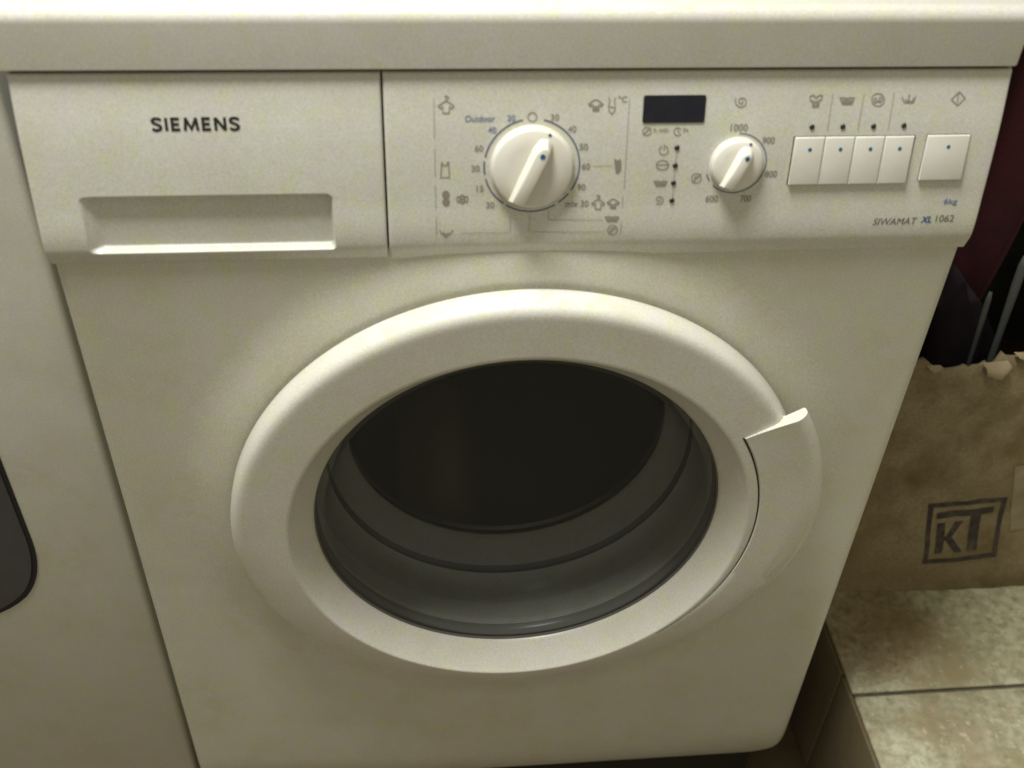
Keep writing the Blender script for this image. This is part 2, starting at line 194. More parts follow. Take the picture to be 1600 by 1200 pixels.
# ---- printed symbols and lettering on the panel, metres (x, z) on the fascia
SYM = [('pale',0.00049,[[(-0.05604,0.84678),(-0.05605,0.84298),(-0.05606,0.83916),(-0.05608,0.8353),(-0.05609,0.83139),(-0.05609,0.82744),(-0.0561,0.82344)],[(-0.05602,0.81768),(-0.05604,0.81487),(-0.05606,0.81204),(-0.05608,0.80919),(-0.0561,0.80632),(-0.05612,0.80344),(-0.05614,0.80053)],[(-0.05615,0.79542),(-0.05614,0.793),(-0.05613,0.79057),(-0.05612,0.78814),(-0.05611,0.78569),(-0.0561,0.78323),(-0.05609,0.78078)],[(-0.05591,0.77536),(-0.05591,0.77329),(-0.05592,0.7712),(-0.05592,0.7691),(-0.05592,0.76697),(-0.05592,0.7648),(-0.05592,0.76261)]]),('pale',0.00049,[[(0.0591,0.84584),(0.05907,0.83736),(0.05908,0.82869),(0.05914,0.81979),(0.05923,0.81067),(0.05936,0.80136),(0.0595,0.79185)],[(0.05913,0.78629),(0.05913,0.78521),(0.05913,0.78412),(0.05913,0.78304),(0.05913,0.78195),(0.05913,0.78087),(0.05913,0.77978)],[(0.05941,0.76949),(0.05943,0.76817),(0.05946,0.76685),(0.0595,0.76552),(0.05954,0.76417),(0.05958,0.76281),(0.05962,0.76143)]]),('pale',0.00038,[[(-0.04093,0.76406),(-0.0358,0.76403),(-0.03066,0.764),(-0.02552,0.76397),(-0.02036,0.76394),(-0.0152,0.76391),(-0.01003,0.76388)],[(-0.01027,0.77538),(-0.01024,0.77357),(-0.0102,0.77176),(-0.01017,0.76993),(-0.01013,0.76808),(-0.01009,0.76622),(-0.01004,0.76432)],[(0.00178,0.77558),(0.00176,0.77371),(0.00173,0.77182),(0.00171,0.76992),(0.00169,0.768),(0.00167,0.76606),(0.00166,0.76409)],[(0.00166,0.76409),(0.00938,0.76393),(0.01713,0.76378),(0.02489,0.76362),(0.03267,0.76346),(0.04047,0.76331),(0.04829,0.76315)],[(0.01332,0.77787),(0.01335,0.7769),(0.01339,0.77593),(0.01343,0.77496),(0.01346,0.77399),(0.0135,0.77301),(0.01354,0.77203)],[(0.01354,0.77203),(0.01921,0.77192),(0.02489,0.77182),(0.03058,0.77172),(0.03628,0.77161),(0.04198,0.77151),(0.0477,0.77141)],[(0.03919,0.80599),(0.04115,0.806),(0.04311,0.80601),(0.04507,0.80601),(0.04703,0.80602),(0.04899,0.80603),(0.05096,0.80604)]]),('ink',0.00065,[[(-0.05062,0.8443),(-0.0495,0.84484),(-0.04834,0.84484),(-0.04724,0.84427),(-0.04436,0.84217),(-0.04569,0.84078),(-0.04703,0.84195),(-0.04718,0.83822),(-0.05087,0.83825),(-0.0509,0.84198),(-0.05228,0.84083),(-0.05355,0.84223),(-0.05062,0.8443)],[(-0.04892,0.84475),(-0.0489,0.8459),(-0.04754,0.84681),(-0.04863,0.84797),(-0.04994,0.84729)]]),('ink',0.00065,[[(0.03747,0.84456),(0.03849,0.84507),(0.03959,0.84506),(0.04066,0.84453),(0.04351,0.84257),(0.04234,0.84127),(0.041,0.84237),(0.04108,0.83889),(0.03759,0.83891),(0.03734,0.8424),(0.03611,0.84132),(0.03481,0.84263),(0.03747,0.84456)]]),('ink',0.00057,[[(0.03757,0.84131),(0.04087,0.84128)],[(0.03762,0.84022),(0.04092,0.8402)],[(0.03766,0.83935),(0.04096,0.83932)],[(0.03505,0.84241),(0.0364,0.84284)],[(0.04329,0.84235),(0.04189,0.8428)]]),('ink',0.00065,[[(0.04243,0.7841),(0.04336,0.7846),(0.04437,0.78459),(0.04536,0.78405),(0.04801,0.78205),(0.04696,0.78076),(0.04571,0.78187),(0.04585,0.77839),(0.04264,0.77844),(0.04235,0.78192),(0.04124,0.78086),(0.04003,0.78218),(0.04243,0.7841)],[(0.04387,0.78451),(0.0438,0.7856),(0.04492,0.78645),(0.04388,0.78755),(0.0428,0.78691)]]),('ink',0.00065,[[(0.05187,0.78425),(0.05276,0.78474),(0.05372,0.78472),(0.05468,0.78421),(0.05722,0.7823),(0.05622,0.78107),(0.05503,0.78213),(0.05518,0.77881),(0.05212,0.77886),(0.05182,0.78218),(0.05076,0.78116),(0.0496,0.78243),(0.05187,0.78425)]]),('ink',0.00057,[[(0.05205,0.78114),(0.05494,0.78109)],[(0.05212,0.78011),(0.05501,0.78006)],[(0.05217,0.77928),(0.05507,0.77923)],[(0.04981,0.78221),(0.05099,0.78261)],[(0.05703,0.7821),(0.0558,0.78253)]]),('ink',0.00057,[[(0.04659,0.84629),(0.04745,0.84449),(0.04684,0.8416),(0.04698,0.83906),(0.04902,0.83685),(0.05081,0.83903),(0.05067,0.84157),(0.05013,0.84447),(0.05079,0.84626)],[(0.04724,0.84124),(0.05035,0.84049)]]),('ink',0,[[(0.05213,0.809),(0.05261,0.81057),(0.05348,0.80937),(0.05505,0.80935),(0.05575,0.81053),(0.05645,0.80894),(0.05683,0.80376),(0.05525,0.80098),(0.05364,0.8014),(0.05249,0.80382)]]),('ink',0.00061,[[(-0.05209,0.80953),(-0.05281,0.80009),(-0.04762,0.80001),(-0.0479,0.80948),(-0.04866,0.80949),(-0.04907,0.80754),(-0.05136,0.80757),(-0.05171,0.80953)]]),('ink',0,[[(-0.0475,0.78914),(-0.04763,0.79004),(-0.04803,0.79084),(-0.04864,0.79144),(-0.04939,0.79177),(-0.0502,0.79178),(-0.05096,0.79148),(-0.05159,0.7909),(-0.052,0.79011),(-0.05215,0.78921),(-0.05202,0.78831),(-0.05163,0.7875),(-0.05102,0.7869),(-0.05026,0.78657),(-0.04945,0.78656),(-0.04869,0.78686),(-0.04806,0.78745),(-0.04765,0.78824),(-0.0475,0.78914)],[(-0.04739,0.78444),(-0.04752,0.78528),(-0.04792,0.78603),(-0.04854,0.78658),(-0.04929,0.78689),(-0.0501,0.7869),(-0.05087,0.78662),(-0.05149,0.78608),(-0.05191,0.78535),(-0.05206,0.78452),(-0.05193,0.78367),(-0.05154,0.78293),(-0.05092,0.78237),(-0.05016,0.78207),(-0.04935,0.78205),(-0.04858,0.78233),(-0.04795,0.78287),(-0.04754,0.7836),(-0.04739,0.78444)]]),('ink',0.00057,[[(-0.03635,0.7861),(-0.03656,0.78681),(-0.03717,0.78743),(-0.0381,0.7879),(-0.03924,0.78816),(-0.04046,0.78818),(-0.0416,0.78796),(-0.04254,0.78752),(-0.04315,0.78691),(-0.04337,0.78622),(-0.04316,0.78551),(-0.04255,0.78489),(-0.04162,0.78441),(-0.04048,0.78415),(-0.03926,0.78413),(-0.03811,0.78435),(-0.03717,0.7848),(-0.03656,0.7854),(-0.03635,0.7861)],[(-0.0385,0.78614),(-0.03858,0.78705),(-0.03881,0.78785),(-0.03917,0.78845),(-0.03961,0.78877),(-0.04009,0.78878),(-0.04053,0.78847),(-0.0409,0.78788),(-0.04114,0.78709),(-0.04122,0.78618),(-0.04115,0.78527),(-0.04091,0.78446),(-0.04055,0.78386),(-0.04011,0.78354),(-0.03963,0.78353),(-0.03919,0.78384),(-0.03882,0.78443),(-0.03858,0.78523),(-0.0385,0.78614)],[(-0.04308,0.78825),(-0.03647,0.78405)],[(-0.04311,0.78416),(-0.03647,0.78815)]]),('ink',0.00065,[[(-0.05389,0.7665),(-0.05274,0.76386),(-0.04998,0.76226),(-0.0472,0.76375),(-0.0456,0.76633)],[(-0.05193,0.76516),(-0.05076,0.76338),(-0.04799,0.76421)],[(-0.05118,0.76161),(-0.04919,0.76157)]]),('ink',0.00061,[[(0.04876,0.77371),(0.05059,0.77029),(0.05629,0.77019),(0.05765,0.77355)],[(0.04881,0.77303),(0.05099,0.7735),(0.05325,0.77295),(0.05543,0.77342),(0.05769,0.77287)]]),('ink',0.00049,[[(0.04994,0.772),(0.0567,0.77188)],[(0.05044,0.77114),(0.05632,0.77104)],[(0.05104,0.77282),(0.05153,0.77044)],[(0.05255,0.7728),(0.05282,0.77042)],[(0.05397,0.77277),(0.05403,0.7704)],[(0.05548,0.77274),(0.05532,0.77037)]]),('ink',0.00057,[[(0.05734,0.7643),(0.05706,0.76544),(0.05646,0.76644),(0.05559,0.76719),(0.05456,0.76759),(0.05351,0.76761),(0.05254,0.76724),(0.05179,0.76653),(0.05133,0.76555),(0.05123,0.76442),(0.05151,0.76328),(0.05212,0.76226),(0.05299,0.76148),(0.05403,0.76105),(0.05509,0.76103),(0.05606,0.76142),(0.05681,0.76216),(0.05725,0.76316),(0.05734,0.7643)]]),('ink',0.00049,[[(0.05559,0.76434),(0.0554,0.76498),(0.05496,0.76549),(0.05438,0.76575),(0.05378,0.76571),(0.05329,0.76538),(0.05301,0.76483),(0.05302,0.76417),(0.0533,0.76355),(0.0538,0.76311),(0.0544,0.76294)],[(0.05239,0.76262),(0.05618,0.76609)]]),('ink',0.00065,[[(0.00434,0.83554),(0.00416,0.83642),(0.00368,0.83719),(0.00297,0.83776),(0.00209,0.83807),(0.00117,0.83808),(0.00032,0.83778),(-0.00038,0.83722),(-0.00082,0.83646),(-0.00097,0.83559),(-0.00079,0.83471),(-0.00031,0.83394),(0.00041,0.83336),(0.00128,0.83304),(0.00221,0.83303),(0.00307,0.83333),(0.00376,0.8339),(0.0042,0.83467),(0.00434,0.83554)]]),('ink',0.00053,[[(0.07335,0.82669),(0.07313,0.82754),(0.07264,0.82828),(0.07192,0.82883),(0.07108,0.82913),(0.0702,0.82914),(0.0694,0.82886),(0.06877,0.82832),(0.06838,0.82758),(0.06829,0.82674),(0.06851,0.8259),(0.06901,0.82515),(0.06972,0.82459),(0.07057,0.82429),(0.07145,0.82428),(0.07226,0.82456),(0.07289,0.82511),(0.07327,0.82585),(0.07335,0.82669)],[(0.07071,0.82812),(0.07083,0.8266),(0.06948,0.82548)],[(0.06837,0.82473),(0.07314,0.82847)]]),('ink',0.00053,[[(0.09154,0.82742),(0.09107,0.82794),(0.09048,0.82833),(0.08982,0.82854),(0.08914,0.82857),(0.0885,0.8284),(0.08795,0.82806),(0.08754,0.82758),(0.08731,0.82698),(0.08727,0.82633),(0.08743,0.82567),(0.08777,0.82507),(0.08827,0.82457),(0.08888,0.82421),(0.08956,0.82403),(0.09024,0.82404),(0.09086,0.82425),(0.09139,0.82462),(0.09176,0.82514)],[(0.08954,0.82794),(0.08968,0.82642),(0.09089,0.82603)]]),('pale',0.00049,[[(0.09024,0.81444),(0.09017,0.81109),(0.0901,0.80772)],[(0.09022,0.80332),(0.09017,0.80009),(0.09012,0.79684)],[(0.09025,0.79233),(0.09036,0.78882),(0.09048,0.78529)]]),('ink',0.00057,[[(0.08092,0.8177),(0.08021,0.8173),(0.07968,0.81669),(0.07938,0.81594),(0.07934,0.8151),(0.07956,0.81426),(0.08003,0.81351),(0.08069,0.8129),(0.08149,0.81251),(0.08234,0.81237),(0.08318,0.81249),(0.0839,0.81287),(0.08446,0.81345),(0.08479,0.8142),(0.08486,0.81504),(0.08466,0.81588),(0.08422,0.81664),(0.08358,0.81726),(0.0828,0.81768)],[(0.08215,0.81882),(0.08223,0.81531)]]),('ink',0.00061,[[(0.08591,0.80598),(0.08558,0.80701),(0.08484,0.80792),(0.08378,0.8086),(0.08252,0.80896),(0.08121,0.80898),(0.08002,0.80864),(0.07908,0.80799),(0.07851,0.8071),(0.07837,0.80608),(0.07869,0.80505),(0.07943,0.80413),(0.08049,0.80345),(0.08176,0.80307),(0.08307,0.80306),(0.08427,0.8034),(0.08521,0.80406),(0.08578,0.80496),(0.08591,0.80598)],[(0.07817,0.80608),(0.08609,0.80618)]]),('ink',0.00061,[[(0.07767,0.7962),(0.07949,0.7929),(0.08488,0.79282),(0.08607,0.79608)],[(0.07773,0.79555),(0.07979,0.79601),(0.08193,0.79549),(0.08399,0.79595),(0.08614,0.79543)]]),('ink',0.00049,[[(0.07883,0.79455),(0.08522,0.79446)],[(0.07933,0.79373),(0.08488,0.79364)],[(0.07985,0.79535),(0.08038,0.79305)],[(0.08128,0.79533),(0.08159,0.79304)],[(0.08262,0.79531),(0.08274,0.79302)],[(0.08405,0.79529),(0.08395,0.793)]]),('ink',0.00061,[[(0.1271,0.84368),(0.12734,0.84364),(0.12758,0.84346),(0.12773,0.84317),(0.12772,0.84281),(0.12751,0.84247),(0.12709,0.84225),(0.12652,0.84222),(0.12591,0.84243),(0.12539,0.84289),(0.1251,0.84353),(0.12512,0.84424),(0.12551,0.84489),(0.12623,0.84533),(0.12719,0.84545),(0.12822,0.84518),(0.12912,0.84453),(0.1297,0.84358),(0.12982,0.84249),(0.12939,0.84146),(0.12846,0.84068),(0.12715,0.84035),(0.12568,0.84055),(0.12433,0.8413),(0.12334,0.84249),(0.12295,0.84393),(0.12327,0.84538)]]),('ink',0.00057,[[(0.08232,0.78427),(0.08259,0.78419),(0.08282,0.78395),(0.08293,0.78357),(0.08281,0.78317),(0.08246,0.78285),(0.0819,0.78275),(0.08128,0.78295),(0.08074,0.78345),(0.08046,0.78417),(0.08055,0.78496),(0.08107,0.78562),(0.08192,0.78597),(0.08296,0.78586),(0.08393,0.78526),(0.0846,0.78427),(0.08475,0.78308),(0.08429,0.78196),(0.08328,0.78119),(0.08188,0.78099),(0.08042,0.78146)]]),('ink',0.00057,[[(0.10717,0.79741),(0.10687,0.79846),(0.10624,0.79939),(0.10536,0.80008),(0.10434,0.80045),(0.1033,0.80047),(0.10236,0.80012),(0.10163,0.79945),(0.10121,0.79854),(0.10114,0.7975),(0.10144,0.79644),(0.10206,0.79551),(0.10294,0.79481),(0.10397,0.79443),(0.10502,0.79442),(0.10596,0.79477),(0.10669,0.79544),(0.10711,0.79636),(0.10717,0.79741)],[(0.10166,0.79463),(0.10705,0.80026)],[(0.10536,0.79744),(0.10511,0.79807),(0.10459,0.79853),(0.10394,0.79867),(0.10335,0.79846),(0.103,0.79796),(0.10298,0.79731),(0.1033,0.7967),(0.10387,0.79631)]]),('pale',0.00049,[[(0.18253,0.84755),(0.18245,0.84403),(0.18238,0.84049),(0.18231,0.83692),(0.18226,0.83332),(0.18222,0.82969),(0.1822,0.82601)],[(0.20185,0.8476),(0.20174,0.84405),(0.20163,0.84047),(0.20153,0.83686),(0.20144,0.83322),(0.20137,0.82954),(0.20133,0.82582)],[(0.22036,0.84767),(0.22035,0.84411),(0.22035,0.84054),(0.22037,0.83693),(0.22039,0.8333),(0.22044,0.82962),(0.22051,0.8259)]]),('ink',0.00065,[[(0.16864,0.84618),(0.17051,0.8469),(0.17235,0.84506),(0.17406,0.84687),(0.17609,0.8465),(0.17567,0.84394),(0.17449,0.84395),(0.17462,0.84027),(0.17111,0.83992),(0.17019,0.84361),(0.169,0.84362),(0.16864,0.84618)]]),('ink',0.00049,[[(0.17064,0.84324),(0.17459,0.84321)],[(0.17079,0.84214),(0.17475,0.84211)],[(0.17095,0.84103),(0.17491,0.841)]]),('ink',0.00061,[[(0.18699,0.84551),(0.18926,0.84145),(0.19513,0.8414),(0.19613,0.84545)],[(0.18712,0.8447),(0.18931,0.84529),(0.19168,0.84467),(0.19387,0.84526),(0.19626,0.84464)]]),('ink',0.00049,[[(0.1884,0.84348),(0.19535,0.84343)],[(0.18901,0.84246),(0.19505,0.84242)],[(0.18943,0.84448),(0.19022,0.84164)],[(0.19098,0.84447),(0.19154,0.84163)],[(0.19245,0.84446),(0.19278,0.84163)],[(0.194,0.84445),(0.19411,0.84162)]]),('ink',0.00057,[[(0.21492,0.84384),(0.21446,0.84511),(0.21357,0.84622),(0.21237,0.84705),(0.21099,0.84749),(0.20961,0.8475),(0.20838,0.84707),(0.20746,0.84626),(0.20695,0.84516),(0.20692,0.8439),(0.20738,0.84264),(0.20826,0.84152),(0.20946,0.84068),(0.21085,0.84023),(0.21224,0.84022),(0.21347,0.84065),(0.21439,0.84147),(0.21489,0.84258),(0.21492,0.84384)],[(0.21031,0.84369),(0.21018,0.84407),(0.20995,0.84441),(0.20963,0.84465),(0.20927,0.84479),(0.20891,0.84479),(0.20859,0.84466),(0.20836,0.84442),(0.20823,0.84409),(0.20823,0.84371),(0.20836,0.84333),(0.2086,0.84299),(0.20891,0.84274),(0.20928,0.84261),(0.20964,0.84261),(0.20995,0.84274),(0.21019,0.84298),(0.21031,0.84331),(0.21031,0.84369)],[(0.21361,0.84422),(0.21348,0.8446),(0.21325,0.84493),(0.21293,0.84518),(0.21257,0.84532),(0.21221,0.84532),(0.21189,0.84519),(0.21166,0.84495),(0.21153,0.84461),(0.21153,0.84424),(0.21166,0.84386),(0.2119,0.84352),(0.21222,0.84327),(0.21258,0.84314),(0.21294,0.84314),(0.21326,0.84327),(0.21349,0.84351),(0.21361,0.84384),(0.21361,0.84422)],[(0.20898,0.84186),(0.2108,0.84295),(0.21332,0.84219)]]),('ink',0.00057,[[(0.22555,0.84543),(0.22776,0.84209),(0.2334,0.84205),(0.23431,0.84574)],[(0.22783,0.84394),(0.22964,0.84282),(0.23245,0.8428),(0.23325,0.84501)]]),('ink',0.00084,[[(0.2301,0.84687),(0.23017,0.84318)]]),('ink',0.00061,[[(0.2612,0.84814),(0.26561,0.84441),(0.26163,0.84016),(0.25705,0.84373),(0.2612,0.84814)],[(0.2609,0.84667),(0.26128,0.84185)]])]
TXT = [('SIEMENS', (-0.1928, 0.83327), 0.04995, 0.00734, 'black', 0.018, -0.009), ('Outdoor', (-0.0292, 0.83496), 0.01767, 0.00364, 'blue', 0, -0.0085), ('20', (-0.01072, 0.83498), 0.00492, 0.00365, 'blue', 0, -0.0081), ('30', (0.01507, 0.8353), 0.00495, 0.00366, 'ink', 0, -0.0101), ('40', (0.02564, 0.82836), 0.00499, 0.00375, 'ink', 0, -0.01), ('50', (0.03308, 0.81782), 0.00524, 0.00387, 'ink', 0, -0.0115), ('60', (0.03508, 0.80585), 0.00509, 0.00398, 'ink', 0, -0.0138), ('90', (0.03305, 0.79278), 0.00514, 0.00408, 'ink', 0, -0.0156), ('40', (-0.02201, 0.82826), 0.00473, 0.00372, 'blue', 0, -0.0106), ('60', (-0.02975, 0.81757), 0.00515, 0.00383, 'ink', 0, -0.0117), ('30', (-0.03183, 0.80535), 0.005, 0.00394, 'ink', 0, -0.014), ('15', (-0.02908, 0.79271), 0.00428, 0.00405, 'ink', 0, -0.014), ('30', (-0.02275, 0.78218), 0.0051, 0.00411, 'ink', 0, -0.0176), ('mix 30', (0.03085, 0.78212), 0.01435, 0.00413, 'ink', 0, -0.016), ('°C', (0.05504, 0.84533), 0.00535, 0.0036, 'ink', 0, -0.0075), ('1000', (0.12718, 0.82833), 0.01066, 0.00418, 'ink', 0, -0.0094), ('900', (0.14645, 0.82045), 0.00759, 0.00409, 'ink', 0, -0.0105), ('800', (0.1509, 0.79945), 0.00773, 0.0043, 'ink', 0, -0.0142), ('700', (0.13708, 0.7837), 0.00697, 0.00441, 'ink', 0, -0.0158), ('600', (0.11541, 0.78405), 0.00774, 0.00439, 'ink', 0, -0.0168), ('h min', (0.07944, 0.82747), 0.00897, 0.00265, 'ink', 0, -0.01), ('h', (0.09449, 0.82732), 0.00196, 0.00265, 'ink', 0, -0.0102), ('6kg', (0.27135, 0.7792), 0.00896, 0.0047, 'blue', 0, -0.0156), ('SIWAMAT', (0.23744, 0.76682), 0.02903, 0.00469, 'ink2', 0.0, -0.0186), ('XL', (0.25811, 0.76768), 0.00729, 0.00445, 'xl', 0.03, -0.0192), ('1062', (0.27039, 0.76821), 0.01205, 0.00466, 'ink2', 0, -0.0183)]
SQ_PTS = [(0.4475, 0.3327), (0.5283, 0.3401), (0.5393, 0.2583), (0.4599, 0.2502)]
LAB = (.523, .61, .291, .381, .023)
# ================================================================ the washing machine
WM = thing('washing_machine', 'cream front-loading washing machine with a round dark door, SIEMENS on its drawer and rotary dials', 'washing machine', (0, .25, .02))
DC = (.0041, .5115)
def rel_obj(o, parent=WM):   # meshes above are written in world metres; move them under their thing
    return o
def P_(o, parent):
    o.parent = parent; o.matrix_parent_inverse = parent.matrix_basis.inverted() if parent is WM else Matrix.Identity(4)
    return o

# ---- cabinet: front sheet with the door opening, rounded edges, sides
def cabinet():
    hw, zt, zb, rc = .2912, .752, .103, .036
    def rr_hit(a, inset):
        # ray from door centre to rounded rectangle inset by `inset`
        x0, x1, z0, z1 = -hw + inset, hw - inset, zb + inset, zt
        r = max(rc - inset, .001); dx, dz = math.cos(a), math.sin(a); t = 9
        if dx > 1e-9: t = min(t, (x1 - DC[0]) / dx)
        if dx < -1e-9: t = min(t, (x0 - DC[0]) / dx)
        if dz > 1e-9: t = min(t, (z1 - DC[1]) / dz)
        if dz < -1e-9: t = min(t, (z0 - DC[1]) / dz)
        x, z = DC[0] + dx * t, DC[1] + dz * t
        for cx in (x0 + r, x1 - r):
            cz = z0 + r
            if z < cz and ((cx < 0 and x < cx) or (cx > 0 and x > cx)):
                ox, oz = DC[0] - cx, DC[1] - cz; b = ox * dx + oz * dz; c = ox * ox + oz * oz - r * r; q = b * b - c
                if q > 0: t = -b + math.sqrt(q); x, z = DC[0] + dx * t, DC[1] + dz * t
        return x, z
    angs = sorted(set([2 * math.pi * i / 360 for i in range(360)] + [math.atan2(z - DC[1], x - DC[0]) % (2 * math.pi) for x in (-hw, hw) for z in (zt,)]))
    n = len(angs); rows = []
    inner = [(.170, .030), (.198, .030), (.2005, -.0066), (.2140, -.0070), (.2200, -.0066), (.2280, -.0050), (.2370, -.0027), (.2460, -.0008), (.256, 0)]
    for a in angs:
        row = []
        ex, ez = rr_hit(a, .007); rmax = math.hypot(ex - DC[0], ez - DC[1])
        for r, y in inner: row.append((DC[0] + min(r, rmax) * math.cos(a), y, DC[1] + min(r, rmax) * math.sin(a)))
        for t in (.33, .55, .68, .76, .84, .92): row.append((DC[0] + (.256 + (rmax - .256) * t) * math.cos(a), 0, DC[1] + (.256 + (rmax - .256) * t) * math.sin(a)))
        for k in range(6):
            q = R(90 * k / 5); x, z = rr_hit(a, .007 * (1 - math.sin(q))); row.append((x, .007 * (1 - math.cos(q)), z))
        x, z = rr_hit(a, 0); row.append((x, .56, z))
        rows.append(row)
    rows = [[(x, y + (.011 * (max(0, .168 - z) / .055) ** 2 if y < .05 else 0), z) for x, y, z in r] for r in rows]   # the sheet rolls under at the foot
    k = len(rows[0]); vs = [v for r in rows for v in r]; fs = []
    for i in range(n):
        j = (i + 1) % n
        for t in range(k - 1): fs.append((i * k + t, j * k + t, j * k + t + 1, i * k + t + 1))
    o = pyd('cabinet', vs, fs, 'steel', None, True); auto(o, 50); return P_(o, WM)
cabinet()
P_(box('plinth', (-.275, .03, .021), (.275, .5, .125), 'gap'), WM)

# ---- worktop: slab with a rounded upper front edge
pf = [(.60, .8635), (.0125, .8635), (.0115, .8645), (.0112, .8905)] + [(.0112 + .008 * (1 - math.cos(R(a))), .891 + .008 * math.sin(R(a))) for a in range(10, 91, 10)] + [(.60, .8995)]
P_(extrude_x('worktop', pf, -.2975, .2925, 'worktop', ang=28, bevel_ends=.0015), WM)
P_(box('seam_shadow_strip', (-.291, .017, .855), (.2905, .3, .8665), 'gap'), WM)

# ---- fascia halves as dense sheets, the left with a moulded grip
def sheet(name, x0, x1, m, depth=None, xs=None, zs=None):
    zt, zb = PR[0][0], PR[-1][0]
    xs = xs or [x0 + (x1 - x0) * i / 24 for i in range(25)]
    zs = zs or [zt - (zt - zb) * i / 70 for i in range(71)]
    vs = []; fs = []; e = .0016
    def bulge(x, z):
        d = 0
        for q in (x - x0, x1 - x, (zt - z) * 1.2):
            if q < e: d += e * (1 - math.sqrt(max(0, 1 - (1 - max(q, 0) / e) ** 2)))
        return d
    xx = sorted(set(xs + [x0 + e * f for f in (0, .08, .2, .4, .7, 1)] + [x1 - e * f for f in (0, .08, .2, .4, .7, 1)]))
    zz = sorted(set(zs + [zt - e * f for f in (0, .08, .2, .4, .7, 1)]), reverse=True)
    nx = len(xx)
    for z in zz:
        for x in xx: vs.append((x, prof(z) + bulge(x, z) + (depth(x, z) if depth else 0), z))
    for j in range(len(zz) - 1):
        for i in range(nx - 1): fs.append((j * nx + i, (j + 1) * nx + i, (j + 1) * nx + i + 1, j * nx + i + 1))
    # return edges all round
    ring = [i for i in range(nx)] + [j * nx + nx - 1 for j in range(1, len(zz))] + [(len(zz) - 1) * nx + i for i in range(nx - 2, -1, -1)] + [j * nx for j in range(len(zz) - 2, 0, -1)]
    b = len(vs)
    for i in ring: vs.append((vs[i][0], .032, vs[i][2]))
    for q in range(len(ring)):
        w = (q + 1) % len(ring); fs.append((ring[q], ring[w], b + w, b + q))
    o = pyd(name, vs, fs, m, None, True)
    auto(o, 50); return o
DX = -.0858
GX0, GX1, GZ0, GZ1 = -.2660, -.1180, .7535, .7905
def grip_depth(x, z):
    D = .0068
    # signed distance to a rounded rectangle
    cx, cz = (GX0 + GX1) / 2, (GZ0 + GZ1) / 2; r = .0035
    qx, qz = abs(x - cx) - (GX1 - GX0) / 2 + r, abs(z - cz) - (GZ1 - GZ0) / 2 + r
    sd = math.hypot(max(qx, 0), max(qz, 0)) + min(max(qx, qz), 0) - r
    if sd >= 0: return 0
    s = -sd
    wide = .0024
    k = min(1, max(0, (x - GX0 - .0015) / .009)); k = k * k * (3 - 2 * k)      # left side slopes gently
    t = min(1, s / wide) * (.35 + .65 * k)
    return D * (t * t * (3 - 2 * t)) ** .8
gx = [GX0 - .001 + (GX1 - GX0 + .002) * i / 190 for i in range(191)]
gz = [GZ1 + .001 - (GZ1 - GZ0 + .002) * i / 64 for i in range(65)]
drawer = P_(sheet('detergent_drawer', -.2925, DX - .0006, 'plastic', grip_depth,
    [-.2925 + i * .004 for i in range(6)] + gx + [-.115 + i * .004 for i in range(7)],
    [.8607 - i * .0022 for i in range(31)] + gz + [.7525 - i * .0008 for i in range(9)] + [.7455]), WM)
panel = P_(sheet('control_panel', DX + .0006, .2925, 'plastic', None, [DX + .0006 + (.2925 - DX) * i / 60 for i in range(60)]), WM)
P_(box('drawer_gap', (DX - .003, .017, .752), (DX + .003, .03, .857), 'gap'), WM)
def sub(o, parent): o.parent = parent; return o       # parts of parts: same frame as their part

# ---- printed lettering, symbols and scales on the fascia
def ribbon(name, lines, w, m, parent, off=OFF):
    vs = []; fs = []
    for L in lines:
        closed = L[0] == L[-1] or math.hypot(L[0][0] - L[-1][0], L[0][1] - L[-1][1]) < 1e-5
        pts = [Vector(q) for q in L]
        if closed: pts = pts[:-1]
        n = len(pts); b = len(vs)
        for i, q in enumerate(pts):
            a = pts[i - 1] if (i or closed) else q; c = pts[(i + 1) % n] if (i < n - 1 or closed) else q
            d1 = (q - a); d2 = (c - q)
            d1 = d1.normalized() if d1.length > 1e-9 else d2.normalized(); d2 = d2.normalized() if d2.length > 1e-9 else d1
            t = (d1 + d2); t = t.normalized() if t.length > 1e-3 else d1
            k = min(1.8, 1 / max(.3, t.dot(d1))); nn = Vector((-t.y, t.x)) * w / 2 * k
            for s in (1, -1): vs.append(on(q.x + s * nn.x, q.y + s * nn.y, off))
        for i in range(n if closed else n - 1):
            j = (i + 1) % n; fs.append((b + 2 * i, b + 2 * i + 1, b + 2 * j + 1, b + 2 * j))
    return sub(pyd(name, vs, fs, m), parent)
for colr, w, lines in SYM:
    if w and colr == 'pale':
        for L in lines: ribbon('printed_scale_line', [L], w, colr, panel)
    elif w: ribbon('printed_symbol', lines, w, colr, panel)
    else:
        vs = []; fs = []
        for L in lines:
            b = len(vs); vs += [on(x, z) for x, z in L[:-1]]; fs.append(tuple(range(b, len(vs))))
        sub(pyd('printed_symbol', vs, fs, colr), panel)
def text_mesh(s, bold=0, shear=0):
    c = bpy.data.curves.new('t', 'FONT'); c.body = s; c.size = 1; c.offset = bold; c.resolution_u = 4; c.shear = shear
    o = bpy.data.objects.new('t', c); COL.objects.link(o); bpy.context.view_layer.update()
    me = bpy.data.meshes.new_from_object(o.evaluated_get(bpy.context.evaluated_depsgraph_get()))
    bpy.data.objects.remove(o); return me
